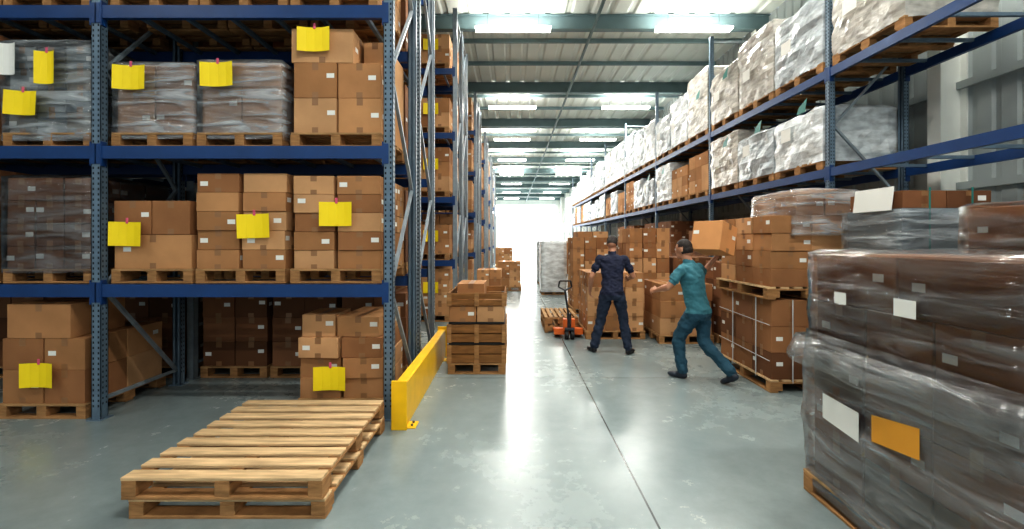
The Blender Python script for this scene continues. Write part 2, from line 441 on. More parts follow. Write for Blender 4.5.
for xa in (-6.60,-5.74,-4.88,-3.85,-2.99,-2.12):
    def f(mb):
        pallet(mb,xa,xa+.84,Y0,Y0+1.0,z3)
        stack(mb,xa+.01,xa+.83,Y0+.02,Y0+.98,z3+.14,[.3,.3,.3],2,2,detail=1)
    load_obj('carton_pallet_load',f)
def f(mb):
    pallet(mb,-4.88,-4.04,Y0-.05,Y0+.95,0.0)
    stack(mb,-4.86,-4.06,Y0-.03,Y0+.93,.14,[.32,.30],2,2)
    stack(mb,-4.82,-4.20,Y0-.03,Y0+.60,.76,[.33],1,1)
    ylabel(mb,XL(41)+.02,.42,Y0-.06)
load_obj('carton_pallet_load',f)
def f(mb):
    pallet(mb,-2.10,-1.25,Y0+.1,Y0+1.0,0.0)
    stack(mb,-2.08,-1.26,Y0+.12,Y0+.95,.14,[.2,.2,.2],[2,2,2],2,rot=.08,jit=.03)
    stack(mb,-1.72,-1.28,Y0+.14,Y0+.85,.74,[.2],1,1,rot=.1)
    stack(mb,-2.08,-1.74,Y0+.14,Y0+.60,.74,[.22],1,1,rot=.1)
    ylabel(mb,XL(327),ZL(383)+.02,Y0+.06)
load_obj('carton_pallet_load',f)
YB=5.55
for zi,zz in enumerate((0.0,z1,z2,z3,5.252)):
    mb=MB()
    for k,xa in enumerate((-9.3,-8.45,-7.6,-6.6,-5.76,-4.9,-3.83,-2.97,-2.11)):
        pallet(mb,xa,xa+.82,YB,YB+.95,zz)
        stack(mb,xa+.01,xa+.81,YB+.02,YB+.93,zz+.14,[.3]*3,2,2,detail=1,pal=CARTD)  # darker cardboard stands in for the shade deep inside the rack
    mb.finish('palletised_cartons')
for y in ROWS:
    for yy in (y,y+1.25):
        mb=MB()
        for zz in (0.0,z1,z2,z3,5.252):
            for k,xa in enumerate((-3.83,-2.97,-2.11)):
                if yy>y and k<2: continue
                pallet(mb,xa,xa+.82,yy+.06,yy+1.04,zz)
                n=R.choice((2,3,3,4)); hh=R.choice((.22,.28)) if n>3 else .3
                if n*hh>1.0: hh=.24
                stack(mb,xa+.01,xa+.83,yy+.07,yy+1.03,zz+.14,[hh]*n,2,2,detail=1 if y<15 else 0)
                if R.random()<.6: ylabel(mb,xa+.45,zz+.14+hh*n*.6,yy+.03,pink=False)
        mb.finish('palletised_cartons')

# yellow end guard
mb=MB()
mb.box(-1.055,-1.04,4.04,6.55,0.03,0.40,YSTEEL)
mb.box(-0.965,-0.95,4.04,6.55,0.0,0.40,YSTEEL)
mb.box(-1.04,-0.965,4.04,6.55,0.38,0.40,YSTEEL)
mb.box(-1.07,-0.93,4.015,4.038,0.0,0.44,YSTEEL)
mb.box(-1.07,-0.93,6.552,6.575,0.0,0.44,YSTEEL)
mb.box(-.949,-0.86,4.05,4.2,0.0,0.012,YSTEEL); mb.box(-.949,-0.86,6.3,6.45,0.0,0.012,YSTEEL)
for y in (4.09,4.16,6.34,6.41): mb.cyl((-.90,y,.012),(-.90,y,.03),.012,STEELD,8)
mb.finish('rack_end_guard',bevel=.004)

# foreground wooden pallets (two stacked)
mb=MB()
pallet(mb,-2.33,-1.13,2.74,4.03,0.0,h=.125,mt=WOODN,ms=WOODD,ns=8)
pallet(mb,-2.36,-1.14,2.72,4.05,0.127,h=.135,mt=WOODN,ms=WOODD,ns=9)
mb.finish('wooden_pallet_stack',bevel=.003)

# crates in aisle
def crate(mb,x0,x1,y0,y1,z0,h):
    n=2; ph=h/n
    for i in range(n):
        a=z0+i*ph+.006; b=z0+(i+1)*ph-.006
        mb.box(x0,x1,y0,y0+.02,a,b,CRATEW); mb.box(x0,x1,y1-.02,y1,a,b,CRATEW)
        mb.box(x0,x0+.02,y0+.021,y1-.021,a,b,CRATEW); mb.box(x1-.02,x1,y0+.021,y1-.021,a,b,CRATEW)
    for x in (x0-.012,x1-.048,(x0+x1)/2-.03):
        mb.box(x,x+.06,y0-.014,y0-.001,z0,z0+h,WOODD)
    for x,s in ((x0-.013,1),(x1+.001,1)):
        for y in (y0,(y0+y1)/2-.03,y1-.06): mb.box(x,x+.012,y,y+.06,z0,z0+h,WOODD)
    mb.box(x0+.02,x1-.02,y0+.02,y1-.02,z0+.01,z0+.03,CRATEW)
mb=MB()
cx0,cx1,cy0,cy1=-.80,-.07,5.69,6.6
pallet(mb,cx0,cx1,cy0,cy1,0)
crate(mb,cx0,cx1,cy0,cy1,.141,.23)
mb.box(cx0+.01,cx1-.01,cy0+.01,cy1-.01,.372,.40,BLACK)
crate(mb,cx0,cx1,cy0,cy1,.401,.23)
mb.box(cx0+.01,cx1-.01,cy0+.01,cy1-.01,.632,.66,BLACK)
stack(mb,cx0+.01,cx1-.01,cy0+.01,cy1-.01,.661,[.2],2,2,detail=1)
crate(mb,cx0,cx1,cy0,cy1,.862,.17)
stack(mb,cx0+.08,cx0+.45,cy0+.3,cy1-.05,.90,[.22],1,1,detail=1)
mb.finish('wooden_crate_stack',bevel=.003)

# ------------------------------------------------------------------ right side floor loads
mb=MB()
fx0,fx1,fy0,fy1=2.02,3.15,1.74,3.06
pallet(mb,fx0-.02,fx1,fy0,fy1+.02,0,axis='y')
stack(mb,fx0+.02,fx1-.02,fy0+.02,fy1-.02,.14,[.3,.28,.27],2,3,pal=CARTG[3:4]+CARTD,faces=('-y','-x'),rot=.01)
stack(mb,fx0+.03,fx1-.03,fy0+.03,fy1-.03,.99,[.31],2,3,pal=CARTD,faces=('-y','-x'),rot=.01)
stack(mb,fx0+.03,fx1-.03,fy0+.03,fy1-.03,1.30,[.31],2,2,pal=CARTD,faces=('-y','-x'),rot=.01)
xx=fx0-.05
mb.quad((xx,2.845,.735),(xx,2.845,.58),(xx,2.55,.55),(xx,2.55,.72),LABEL)
mb.quad((xx,2.46,.745),(xx,2.46,.60),(xx,2.17,.635),(xx,2.17,.79),ORA)
mb.quad((xx+.01,2.33,1.40),(xx+.01,2.33,1.31),(xx+.01,2.20,1.31),(xx+.01,2.20,1.40),LABEL)
mb.quad((xx+.01,2.757,1.385),(xx+.01,2.757,1.315),(xx+.01,2.66,1.315),(xx+.01,2.66,1.385),LABEL)
ob=mb.finish('wrapped_pallet_load',bevel=.004)
add_film(ob,fx0+.01,fx1-.01,fy0+.01,fy1-.01,.05,1.10,seed=5.5,m=FILMD,amp=.035,seg=.045,bulge=.015,top=False)
add_film(ob,fx0+.02,fx1-.02,fy0+.02,fy1-.02,.90,1.615,seed=8.5,m=FILML,amp=.025,seg=.045)
add_film(ob,fx0-.01,fx1-.01,fy0+.01,fy1+.03,.88,1.06,seed=15.5,m=FILMD,amp=.075,seg=.03,bulge=.02,top=False)

mb=MB(); pallet(mb,3.45,4.35,2.35,3.45,0)
stack(mb,3.47,4.33,2.37,3.43,.14,[.3]*6,2,2,pal=CARTD,faces=('-y','-x'))
ob=mb.finish('wrapped_pallet_load',bevel=.004)
add_film(ob,3.46,4.34,2.36,3.44,.08,1.95,seed=3.1,m=FILML,amp=.02)

mb=MB(); pallet(mb,3.46,4.38,4.0,4.72,0)
stack(mb,3.5,4.34,4.03,4.70,.14,[.37]*5,1,1,pal=CARTG[:1],detail=0,faces=('-y',),rot=.003)
stack(mb,3.52,4.34,4.05,4.68,1.99,[.16],2,1,pal=CARTD,rot=.02)
for x in (3.72,4.1): mb.box(x,x+.018,4.005,4.008,.14,2.17,STRAPG)
for z in (1.0,1.6): mb.box(3.49,4.35,4.004,4.0065,z,z+.018,STRAPG)
Mx=Matrix.Translation((3.46,4.35,1.97))@Matrix.Rotation(.12,4,'Y')
mb.box(-.006,.0,-.26,.2,0,.22,LABEL,Mx)
ob=mb.finish('strapped_pallet_load',bevel=.004)
add_film(ob,3.49,4.35,4.02,4.71,.1,1.98,seed=6.1,m=FILM,amp=.012,top=False)

mb=MB(); ax0,ax1,ay0,ay1=2.88,3.84,5.0,6.25
pallet(mb,ax0,ax1,ay0,ay1,0,axis='y',mt=WOODN)
stack(mb,ax0+.02,ax1-.02,ay0+.02,ay1-.02,.14,[.30,.29,.30],2,3,pal=CARTD+CART[3:4],faces=('-y','-x'))
for y in (ay0+.3,ay0+.85): mb.box(ax0-.001,ax0+.012,y,y+.010,.10,1.035,STRAP)
for x in (ax0+.25,ax0+.7): mb.box(x,x+.010,ay0-.001,ay0+.012,.10,1.035,STRAP)
for i,(pz) in enumerate((0.35,.75)): mb.bar((ax0+.004,ay0+.02,pz),(ax0+.004,ay1-.02,pz+.03),.006,.008,STRAP)
pallet(mb,ax0-.03,ax1,ay0,ay1,1.036,axis='y',mt=WOODN)
z=stack(mb,ax0+.02,ax1-.02,ay0+.02,ay1-.02,1.177,[.2,.2,.2,.2],2,3,faces=('-y','-x'),rot=.025,jit=.02)
stack(mb,ax0+.3,ax1-.02,ay0+.02,ay1-.4,z,[.22],2,2,faces=('-y','-x'),rot=.03)
ob=mb.finish('carton_pallet_load',bevel=.004)
add_film(ob,ax0+.28,ax1,ay0,ay1-.38,1.75,z+.26,seed=7.7,m=FILM,amp=.04)

def simple(x0,x1,y0,y1,lay,nx,ny,pal=None,film=None,fc=('-y','-x'),n='carton_pallet_load'):
    mb=MB(); pallet(mb,x0,x1,y0,y1,0)
    z=stack(mb,x0+.02,x1-.02,y0+.02,y1-.02,.14,lay,nx,ny,pal=pal,faces=fc,detail=1,rot=.02,jit=.015)
    ob=mb.finish(n,bevel=.004)
    if film: add_film(ob,x0+.01,x1-.01,y0+.01,y1-.01,.08,z+.01,m=film,seed=x0*3,amp=.025,seg=.1)
    return ob
simple(1.28,2.30,7.7,8.7,[.25]*4,3,3)
simple(1.40,2.25,10.3,11.3,[.27]*6,3,3)
simple(2.36,3.20,9.0,10.0,[.3]*6,3,3)
simple(2.42,3.32,7.35,8.3,[.28]*3,2,2)
simple(3.40,4.38,6.95,7.95,[.3]*4,3,3,pal=CARTD)
simple(3.30,4.30,9.2,10.2,[.3]*4,3,3,pal=CARTD)
simple(.95,1.72,14.0,14.9,[.3]*5,2,2,pal=CARTG[1:2],film=WRAPW[0],n='wrapped_pallet_load')
simple(1.85,2.75,12.6,13.6,[.3]*6,2,2)
simple(1.05,1.95,17.5,18.5,[.3]*5,2,2,pal=CARTG[1:2],film=WRAPW[1],n='wrapped_pallet_load')
simple(2.2,3.2,16.5,17.5,[.3]*5,2,2)
simple(-.45,.35,15.0,16.0,[.28]*3,2,2)
simple(-.75,.1,21.0,22.0,[.3]*4,2,2)
simple(2.0,3.0,22.5,23.5,[.3]*5,2,2)
simple(-.95,-.25,12.2,13.1,[.25]*3,2,2)

mb=MB(); pallet(mb,.62,1.24,8.25,9.4,.0,axis='y'); pallet(mb,.62,1.24,8.27,9.42,.141,axis='y'); mb.finish('wooden_pallet_stack',bevel=.003)
mb=MB(); jc=1.0
for s in (-1,1):
    mb.box(jc+s*.17-.07,jc+s*.17+.07,7.86,8.22,.06,.11,ORP)
    mb.cyl((jc+s*.17-.04,8.12,.04),(jc+s*.17+.04,8.12,.04),.04,BLACK)
mb.box(jc-.25,jc+.25,7.80,7.88,.06,.17,ORP)
mb.box(jc-.10,jc+.10,7.72,7.84,.14,.34,ORP)
mb.cyl((jc,7.74,.2),(jc,7.74,.44),.04,STEELD)
for s in (-1,1): mb.cyl((jc+s*.05-.03,7.70,.08),(jc+s*.05+.03,7.70,.08),.08,BLACK,20)
mb.box(jc-.08,jc+.08,7.64,7.76,.16,.20,STEELD)
hb=(jc,7.68,.26); ht=(jc-.1,7.50,.86)
mb.cyl(hb,ht,.016,STEELD)
mb.cyl(ht,(ht[0]-.11,7.49,.92),.012,STEELD); mb.cyl(ht,(ht[0]+.11,7.49,.92),.012,STEELD)
mb.cyl((ht[0]-.11,7.49,.92),(ht[0]-.09,7.47,1.02),.014,BLACK); mb.cyl((ht[0]+.11,7.49,.92),(ht[0]+.09,7.47,1.02),.014,BLACK)
mb.cyl((ht[0]-.09,7.47,1.02),(ht[0]+.09,7.47,1.02),.013,BLACK)
mb.finish('pallet_jack',bevel=.004)

# ------------------------------------------------------------------ right rack loads
def wl(x0,x1,y0,y1,z0,h,m,seed,lab=True):
    mb=MB(); pallet(mb,x0,x1,y0,y1,z0,axis='x')
    vs,fs=film_geom(x0+.04,x1-.04,y0+.04,y1-.04,z0+.12,z0+.14+h,amp=.07,seg=.10,seed=seed)
    mb.add(vs,fs,m)
    if lab:
        mb.quad((x0-.085,y1-.3,z0+.55),(x0-.085,y1-.55,z0+.55),(x0-.085,y1-.55,z0+.75),(x0-.085,y1-.3,z0+.75),LABEL)
        if R.random()<.5: mb.quad((x0-.09,y0+.45,z0+.9),(x0-.09,y0+.25,z0+.9),(x0-.09,y0+.2,z0+1.1),(x0-.09,y0+.4,z0+1.0),STRAPG)
    mb.finish('wrapped_pallet_load')
    
sd=0
for bi in range(1,len(EY)-1):
    a,b=EY[bi]+.07,EY[bi+1]-.07; w=(b-a)/3
    for k in range(3):
        y0=a+w*k+.03; y1=a+w*(k+1)-.03; sd+=1.7
        if bi>=2 or k==2:
            wl(RX0+.0,RX1-.05,y0,y1,RL[1]+.002,R.choice((1.0,1.2,1.4)),R.choice(WRAPW[:3]) if bi<4 else R.choice(WRAPW),sd)
        if bi>=2:
            if R.random()<.55 or (bi==2): wl(RX0+.0,RX1-.05,y0,y1,RL[0]+.002,R.choice((.75,.9,1.0)),R.choice(WRAPW),sd+50)
            else:
                mb=MB(); pallet(mb,RX0,RX1-.05,y0,y1,RL[0]+.002,axis='x')
                stack(mb,RX0+.02,RX1-.08,y0+.02,y1-.02,RL[0]+.142,[.26]*R.choice((3,4)) if R.random()<.7 else [.3]*3,3,3,detail=1,faces=('-y','-x'))
                mb.finish('carton_pallet_load')
for bi in range(3,len(EY)-1):
    a,b=EY[bi]+.1,EY[bi+1]-.1
    mb=MB()
    for k in range(3):
        w=(b-a)/3; y0=a+w*k+.03; y1=a+w*(k+1)-.03
        pallet(mb,RX0,RX1-.1,y0,y1,0); stack(mb,RX0+.02,RX1-.12,y0+.02,y1-.02,.14,[.3]*R.choice((4,6,7)),3,3,detail=1,faces=('-y','-x'),pal=CARTD)
    mb.finish('palletised_cartons')

# ------------------------------------------------------------------ room shell
LX,RXW,NY,FY,CH=-16.0,6.3,-7.0,60.0,7.2
mb=MB(); mb.box(LX-.2,RXW+.2,NY,FY+.2,-.2,0,FLOORM)
me=mb.finish('floor'); 
off=me.location.copy()
for v in me.data.vertices: v.co+=off
me.location=(0,0,0)
def corr_sheet(name, P, u0,u1,v0,v1, m, pitch=.25, dep=.03):
    mb=MB(); u=u0; prof=[]
    while u<u1:
        prof+= [(u,0),(u+pitch*.6,0),(u+pitch*.7,dep),(u+pitch*.9,dep)]
        u+=pitch
    prof.append((u1,0)); prof=[p for p in prof if p[0]<=u1+1e-6]
    vs=[]; fs=[]
    for (a,d) in prof: vs+= [P(a,v0,d),P(a,v1,d)]
    for i in range(len(prof)-1): fs.append((2*i,2*i+2,2*i+3,2*i+1))
    mb.add(vs,fs,m); return mb.finish(name)
corr_sheet('ceiling', lambda a,v,d:(a,v,CH+d), LX,RXW, NY,FY, ROOF, pitch=.5, dep=.04)
corr_sheet('wall_right', lambda a,v,d:(RXW+d,a,v), NY,FY, 0,CH, WALLM, pitch=.3)
corr_sheet('wall_left', lambda a,v,d:(LX-d,a,v), NY,FY, 0,CH, WALLM, pitch=.3)
mb=MB(); mb.box(LX,RXW,FY,FY+.15,0,CH,WALLB); mb.finish('wall_back')
mb=MB(); mb.box(-1.6,5.2,FY-.06,FY-.01,0,4.6,GLOW)
for x in (-1.68,5.2): mb.box(x,x+.08,FY-.1,FY-.01,0,4.7,ROOFB)
mb.box(-1.68,5.28,FY-.1,FY-.01,4.6,4.7,WALLB); mb.finish('door_1')
mb=MB(); mb.box(-12,5.9,FY-.06,FY-.01,4.95,6.3,GLOW)  # glowing band added to brighten the far end in place of haze
for i in range(13):
    x=-12+i*1.485; mb.box(x,x+.06,FY-.1,FY-.061,4.95,6.3,WALLB)
mb.finish('far_glow_band')
mb=MB()
y=-3.1
fys=[]
while y<FY-1: fys.append(y); y+=4.7
for y in fys:
    mb.box(LX,RXW,y-.09,y+.09,CH-.035,CH-.02,ROOFB); mb.box(LX,RXW,y-.006,y+.006,CH-.36,CH-.035,ROOFB); mb.box(LX,RXW,y-.09,y+.09,CH-.375,CH-.36,ROOFB)
mb.finish('ceiling_beams')
mb=MB(); y=NY+.5
while y<FY:
    if min(abs(y-q) for q in fys)>.4:
        mb.box(LX,RXW,y-.03,y+.03,CH-.12,CH-.005,ROOFB)
    y+=1.5667
for x in (-6.4,1.95,): mb.cyl((x,NY,CH-.47),(x,FY,CH-.47),.04,ROOFB,10)
mb.finish('ceiling_purlins')
mb=MB()
for y in fys:
    mb.box(RXW-.38,RXW-.36,y-.1,y+.1,0,CH-.4,WALLB); mb.box(RXW-.02,RXW,y-.1,y+.1,0,CH-.4,WALLB); mb.box(RXW-.36,RXW-.02,y-.008,y+.008,0,CH-.4,WALLB)
for z in (1.0,2.4,3.8,5.2,6.4): mb.box(RXW-.08,RXW-.001,NY,FY,z,z+.1,WALLM)
mb.finish('wall_columns')

def lamp(x,y,w=1.8,power=100,up=30):
    z=CH-.50
    mb=MB(); mb.box(x-w/2,x+w/2,y-.03,y+.03,z,z+.04,LAMPB)
    mb.box(x-w/2+.02,x+w/2-.02,y-.11,y+.11,z-.06,z-.001,LAMPE)
    for s in (-.6,.6): mb.cyl((x+s,y,z+.04),(x+s,y,CH-.0),.006,STEELD,6)
    ob=mb.finish('strip_light')
    for nm,e,rx,dz in (('emitter_down',power,0,-.02),('ceiling_fill',up,math.pi,.12)):  # the upward area light is an added fill that brightens the ceiling
        ld=bpy.data.lights.new(nm,'AREA'); ld.shape='RECTANGLE'; ld.size=w; ld.size_y=.2; ld.energy=e; ld.color=(1,.97,.91)
        lo=bpy.data.objects.new(nm,ld); scene.collection.objects.link(lo); lo.parent=ob; lo.location=(0,0,dz); lo.rotation_euler=(rx,0,0)
for y in (-4.5,1.2,5.6,10.6,16.9,22.3,28,34,40,47,54):
    for x in (-6.2,-2.6,.05,4.3):
        if y>12 and x==-6.2: continue
        if x==-6.2 and y>2: continue
        if abs(x+2.6)<.1 and y<22: continue
        k=1.0 if y<12 else (1.5 if y<25 else 2.4)
        if x==-6.2: k=.5
        lamp(x,y,power=118*k,up=38*k)

# ------------------------------------------------------------------ people
def build_figure(name, loc, yaw, P, mats):
    V=[];Fc=[];SP=[];SR=[];SL=[]
    def addg(vs,fs):
        o=len(V); V.extend([tuple(v) for v in vs]); Fc.extend([tuple(o+k for k in f) for f in fs])
    def samp(p,r,l): SP.append(tuple(p)); SR.append(r); SL.append(l)
    def ell(c,r,l,M=None,n=14,mm=10,sr=None):
        c=Vector(c); vs=[];fs=[]
        M=M or Matrix.Identity(3)
        for j in range(1,mm):
            t=math.pi*j/mm
            for i in range(n):
                a=2*math.pi*i/n
                vs.append(c+M@Vector((r[0]*math.sin(t)*math.cos(a),r[1]*math.sin(t)*math.sin(a),r[2]*math.cos(t))))
        top=len(vs); vs.append(c+M@Vector((0,0,r[2]))); vs.append(c-M@Vector((0,0,r[2])))
        for j in range(mm-2):
            for i in range(n): fs.append((j*n+i,(j+1)*n+i,(j+1)*n+(i+1)%n,j*n+(i+1)%n))
        for i in range(n):
            fs.append((top,i,(i+1)%n)); fs.append((top+1,(mm-2)*n+(i+1)%n,(mm-2)*n+i))
        addg(vs,fs)
        if sr is None: sr=sum(r)/3
        samp(c,sr,l)
    def tube(pts,rads,l,n=14,ends=True):
        pts=[Vector(p) for p in pts]; vs=[];fs=[]; ref=None
        for k,p in enumerate(pts):
            t=(pts[min(k+1,len(pts)-1)]-pts[max(k-1,0)]).normalized()
            if ref is None: ref=Vector((1,0,0)) if abs(t.x)<.8 else Vector((0,1,0))
            a=(ref-t*ref.dot(t)).normalized(); b=t.cross(a); ref=a
            for i in range(n):
                g=2*math.pi*i/n; vs.append(p+a*math.cos(g)*rads[k]+b*math.sin(g)*rads[k])
        m=len(pts)
        for k in range(m-1):
            for i in range(n): fs.append((k*n+i,k*n+(i+1)%n,(k+1)*n+(i+1)%n,(k+1)*n+i))
        fs.append(tuple(reversed(range(n)))); fs.append(tuple(range((m-1)*n,m*n)))
        addg(vs,fs)
        for k in range(m-1):
            L=(pts[k+1]-pts[k]).length; s=max(2,int(L/.02))
            for q in range(s+1):
                t=q/s; samp(pts[k].lerp(pts[k+1],t),rads[k]*(1-t)+rads[k+1]*t,l)
        if ends:
            ell(pts[0],(rads[0],)*3,l,n=10,mm=8); ell(pts[-1],(rads[-1],)*3,l,n=10,mm=8)
    lean=P.get('lean',.1); hz=P.get('hz',.93); side=P.get('side',0); zo=P.get('drop',0.0)
    def T(x,y,z):
        k=max(0,z-hz-zo); return Vector((x+side*k,y+lean*k*(1+.25*k),z-zo))
    rings=[(.80,.150,.105,0),(.86,.168,.120,-.005),(.93,.172,.125,-.008),(1.0,.163,.118,0),(1.08,.155,.112,.005),(1.16,.160,.115,.005),(1.25,.175,.122,.005),(1.33,.188,.122,0),(1.40,.182,.108,-.005),(1.445,.135,.085,-.005),(1.475,.085,.068,0)]
    vs=[];fs=[];n=24
    for (z,rx,ry,yo) in rings:
        for i in range(n):
            g=2*math.pi*i/n; cx=math.cos(g); sy=math.sin(g)
            vs.append(T(rx*math.copysign(abs(cx)**.85,cx),yo+ry*math.copysign(abs(sy)**.9,sy),z))
    for k in range(len(rings)-1):
        for i in range(n): fs.append((k*n+i,k*n+(i+1)%n,(k+1)*n+(i+1)%n,(k+1)*n+i))
    fs.append(tuple(reversed(range(n)))); fs.append(tuple(range((len(rings)-1)*n,len(rings)*n)))
    addg(vs,fs)
    for (z,rx,ry,yo) in rings:
        for x in (-.6,-.3,0,.3,.6):
            samp(T(rx*x,yo,z),ry*(1-.25*abs(x)),'shirt' if z>.90 else 'pants')
    neck0=T(0,-.01,1.45); neck1=T(0,.015,1.56)
    tube([neck0,neck1],[.062,.055],'skin')
    hc=neck1+Vector((0,.03,.085)); hp=P.get('hpitch',-.2); hyw=P.get('hyaw',0)
    H=(Matrix.Rotation(hyw,3,'Z')@Matrix.Rotation(hp,3,'X'))
    def h(p): return hc+H@Vector(p)
    ell(h((0,0,.01)),(.076,.095,.108),'skin',H,20,14,sr=.085)
    ell(h((0,.035,-.055)),(.055,.058,.062),'skin',H,16,10)
    ell(h((0,.094,-.012)),(.013,.020,.026),'skin',H,10,8)
    ell(h((0,.088,-.052)),(.026,.012,.010),'lip',H,10,8,sr=.012)
    ell(h((0,.080,-.088)),(.022,.018,.016),'skin',H,10,8)
    for s in (-1,1):
        ell(h((s*.078,-.005,-.005)),(.010,.020,.032),'skin',H,10,8,sr=.014)
        ell(h((s*.030,.088,.030)),(.020,.008,.006),'hair',H,8,6,sr=.010)
    ell(h((0,-.014,.035)),(.083,.096,.094),'hair',H,20,14,sr=.092)
    ell(h((0,-.045,-.01)),(.076,.068,.085),'hair',H,16,12,sr=.076)
    for s,k in ((1,'R'),(-1,'L')):
        sh=T(s*.185,-.005,1.405)
        el=Vector(P['elbow'+k]); wr=Vector(P['wrist'+k])
        mid=sh.lerp(el,.62)
        ell(sh,(.066,.064,.066),'shirt')
        tube([T(s*.11,0,1.39),sh],[.075,.066],'shirt')
        tube([sh,sh.lerp(el,.35),mid],[.064,.060,.060],'shirt',ends=False)
        tube([sh.lerp(el,.5),sh.lerp(el,.85),el],[.045,.041,.038],'skin')
        fm=el.lerp(wr,.3)
        tube([el,fm,el.lerp(wr,.75),wr],[.038,.041,.031,.026],'skin')
        d=Vector(P['hdir'+k]).normalized(); nrm=Vector(P['hn'+k]); nrm=(nrm-d*nrm.dot(d)).normalized(); ac=d.cross(nrm).normalized()
        th=P['thumb'+k]; ac=ac*th
        B=Matrix((ac,d,nrm)).transposed()
        ell(wr+d*.048,(.041,.052,.017),'skin',B,16,12,sr=.02)
        tube([wr,wr+d*.03],[.026,.026],'skin')
        cu=P.get('curl'+k,.35)
        for i,(o,L,r) in enumerate(((.031,.072,.0085),(.010,.080,.0088),(-.011,.075,.0085),(-.031,.058,.0078))):
            p=wr+d*(.078-.006*abs(i-1))+ac*o; dd=(d+ac*o*3.0).normalized(); pts=[p]; c=0
            for sg in (.45,.3,.25):
                c+=cu*(1+.12*i); q=(dd*math.cos(c)+nrm*math.sin(c)).normalized(); p=p+q*L*sg; pts.append(p)
            tube(pts,[r*1.1,r*1.05,r,r*.88],'skin',n=10)
        p=wr+d*.025+ac*.03; dd=(d*.65+ac*.7+nrm*.25).normalized(); q=p+dd*.038; q2=q+(dd*.5+d*.6+nrm*.3).normalized()*.032; 
        tube([p,q,q2],[.014,.011,.009],'skin',n=10)
    for s,k in ((1,'R'),(-1,'L')):
        hp_=Vector((s*.09,0,hz-.03)); kn=Vector(P['knee'+k]); an=Vector(P['ankle'+k])
        tube([hp_,hp_.lerp(kn,.3),hp_.lerp(kn,.75),kn],[.098,.098,.080,.074],'pants',n=18)
        tube([kn,kn.lerp(an,.3),kn.lerp(an,.7),an+(kn-an).normalized()*.03],[.074,.076,.068,.066],'pants',n=18)
        fd=Vector(P['foot'+k]).normalized(); up=Vector((0,0,1)); up=(up-fd*up.dot(fd)).normalized(); sx=fd.cross(up)
        B=Matrix((sx,fd,up)).transposed()
        heel=an-up*.045
        tube([an,heel],[.042,.042],'shoe')
        ell(heel+fd*.03-up*.0,(.042,.090,.045),'shoe',B,16,12,sr=.045)
        ell(heel+fd*.115-up*.008,(.049,.085,.036),'shoe',B,16,12,sr=.042)
    me=bpy.data.meshes.new(name+'_src'); me.from_pydata(V,[],Fc); me.update()
    ob=bpy.data.objects.new(name+'_src',me); scene.collection.objects.link(ob)
    rm=ob.modifiers.new('r','REMESH'); rm.mode='VOXEL'; rm.voxel_size=.0058
    sm=ob.modifiers.new('s','SMOOTH'); sm.factor=.5; sm.iterations=4
    dg=bpy.context.evaluated_depsgraph_get(); dg.update()
    nm=bpy.data.meshes.new_from_object(ob.evaluated_get(dg))
    bpy.data.objects.remove(ob); 
    nm.name=name
    nv=len(nm.vertices); co=np.zeros(nv*3); nm.vertices.foreach_get('co',co); co=co.reshape(-1,3)
    nf=len(nm.polygons); fc=np.zeros(nf*3); nm.polygons.foreach_get('center',fc); fc=fc.reshape(-1,3)
    SPa=np.array(SP); SRa=np.array(SR); labs=['skin','shirt','pants','shoe','hair','lip']
    SLa=np.array([labs.index(l) for l in SL])
    def classify(pts):
        out=np.zeros(len(pts),int)
        for a in range(0,len(pts),4000):
            q=pts[a:a+4000]; D=np.linalg.norm(q[:,None,:]-SPa[None],axis=2)-SRa[None]
            out[a:a+4000]=SLa[D.argmin(1)]
        return out
    lab=classify(fc)
    Hi=np.array(H.transposed()); loc3=(fc-np.array(hc))@Hi.T
    onhead=(np.linalg.norm(loc3,axis=1)<.16)&((lab==0)|(lab==4)|(lab==5))&(fc[:,2]>hc.z-.13)
    hair=onhead&((loc3[:,2]>.072)|((loc3[:,1]<.0)&(loc3[:,2]>-.055)&(np.abs(loc3[:,0])<.2))|((loc3[:,1]<.03)&(loc3[:,2]>.03)))
    ear=onhead&(np.abs(loc3[:,0])>.079)&(loc3[:,2]<.03)&(loc3[:,1]>-.03)&(loc3[:,1]<.03)
    brow=onhead&(loc3[:,1]>.075)&(np.abs(loc3[:,2]-.033)<.006)&(np.abs(loc3[:,0])>.012)&(np.abs(loc3[:,0])<.05)
    lip=onhead&(loc3[:,1]>.07)&(np.abs(loc3[:,2]+.053)<.010)&(np.abs(loc3[:,0])<.026)
    lab[onhead]=0; lab[hair]=4; lab[ear]=0; lab[brow]=4; lab[lip]=5
    nr=np.zeros(nv*3); nm.vertices.foreach_get('normal',nr); nr=nr.reshape(-1,3)
    vl=classify(co)
    for i in np.where((vl==1)|(vl==2))[0]:
        p=co[i]; d=.016*noise.noise(Vector((p[0]*8,p[1]*8,p[2]*13+p[0]*8)))+.007*noise.noise(Vector((p[0]*22,p[1]*22,p[2]*30)))
        co[i]=p+nr[i]*d
    co[:,2]=np.maximum(co[:,2],0.0)
    nm.vertices.foreach_set('co',co.ravel())
    nm.materials.clear()
    for l in labs: nm.materials.append(mats[l])
    nm.polygons.foreach_set('material_index',lab.astype(np.int32)); nm.polygons.foreach_set('use_smooth',[True]*nf); nm.update()
    ob=bpy.data.objects.new(name,nm); scene.collection.objects.link(ob)
    ob.location=loc; ob.rotation_euler=(0,0,yaw)
    for s in (-1,1):
        for rr,mm,yo in ((.0125,mats['eye'],.0),(.0065,mats['iris'],.0085)):
            bpy.ops.mesh.primitive_uv_sphere_add(segments=16,ring_count=10,radius=rr)
            e=bpy.context.object; e.name='eye' if yo==0 else 'iris'; e.data.materials.append(mm)
            e.parent=ob; e.location=h((s*.030,.083+yo,.012))
            for p_ in e.data.polygons: p_.use_smooth=True
    return ob,T

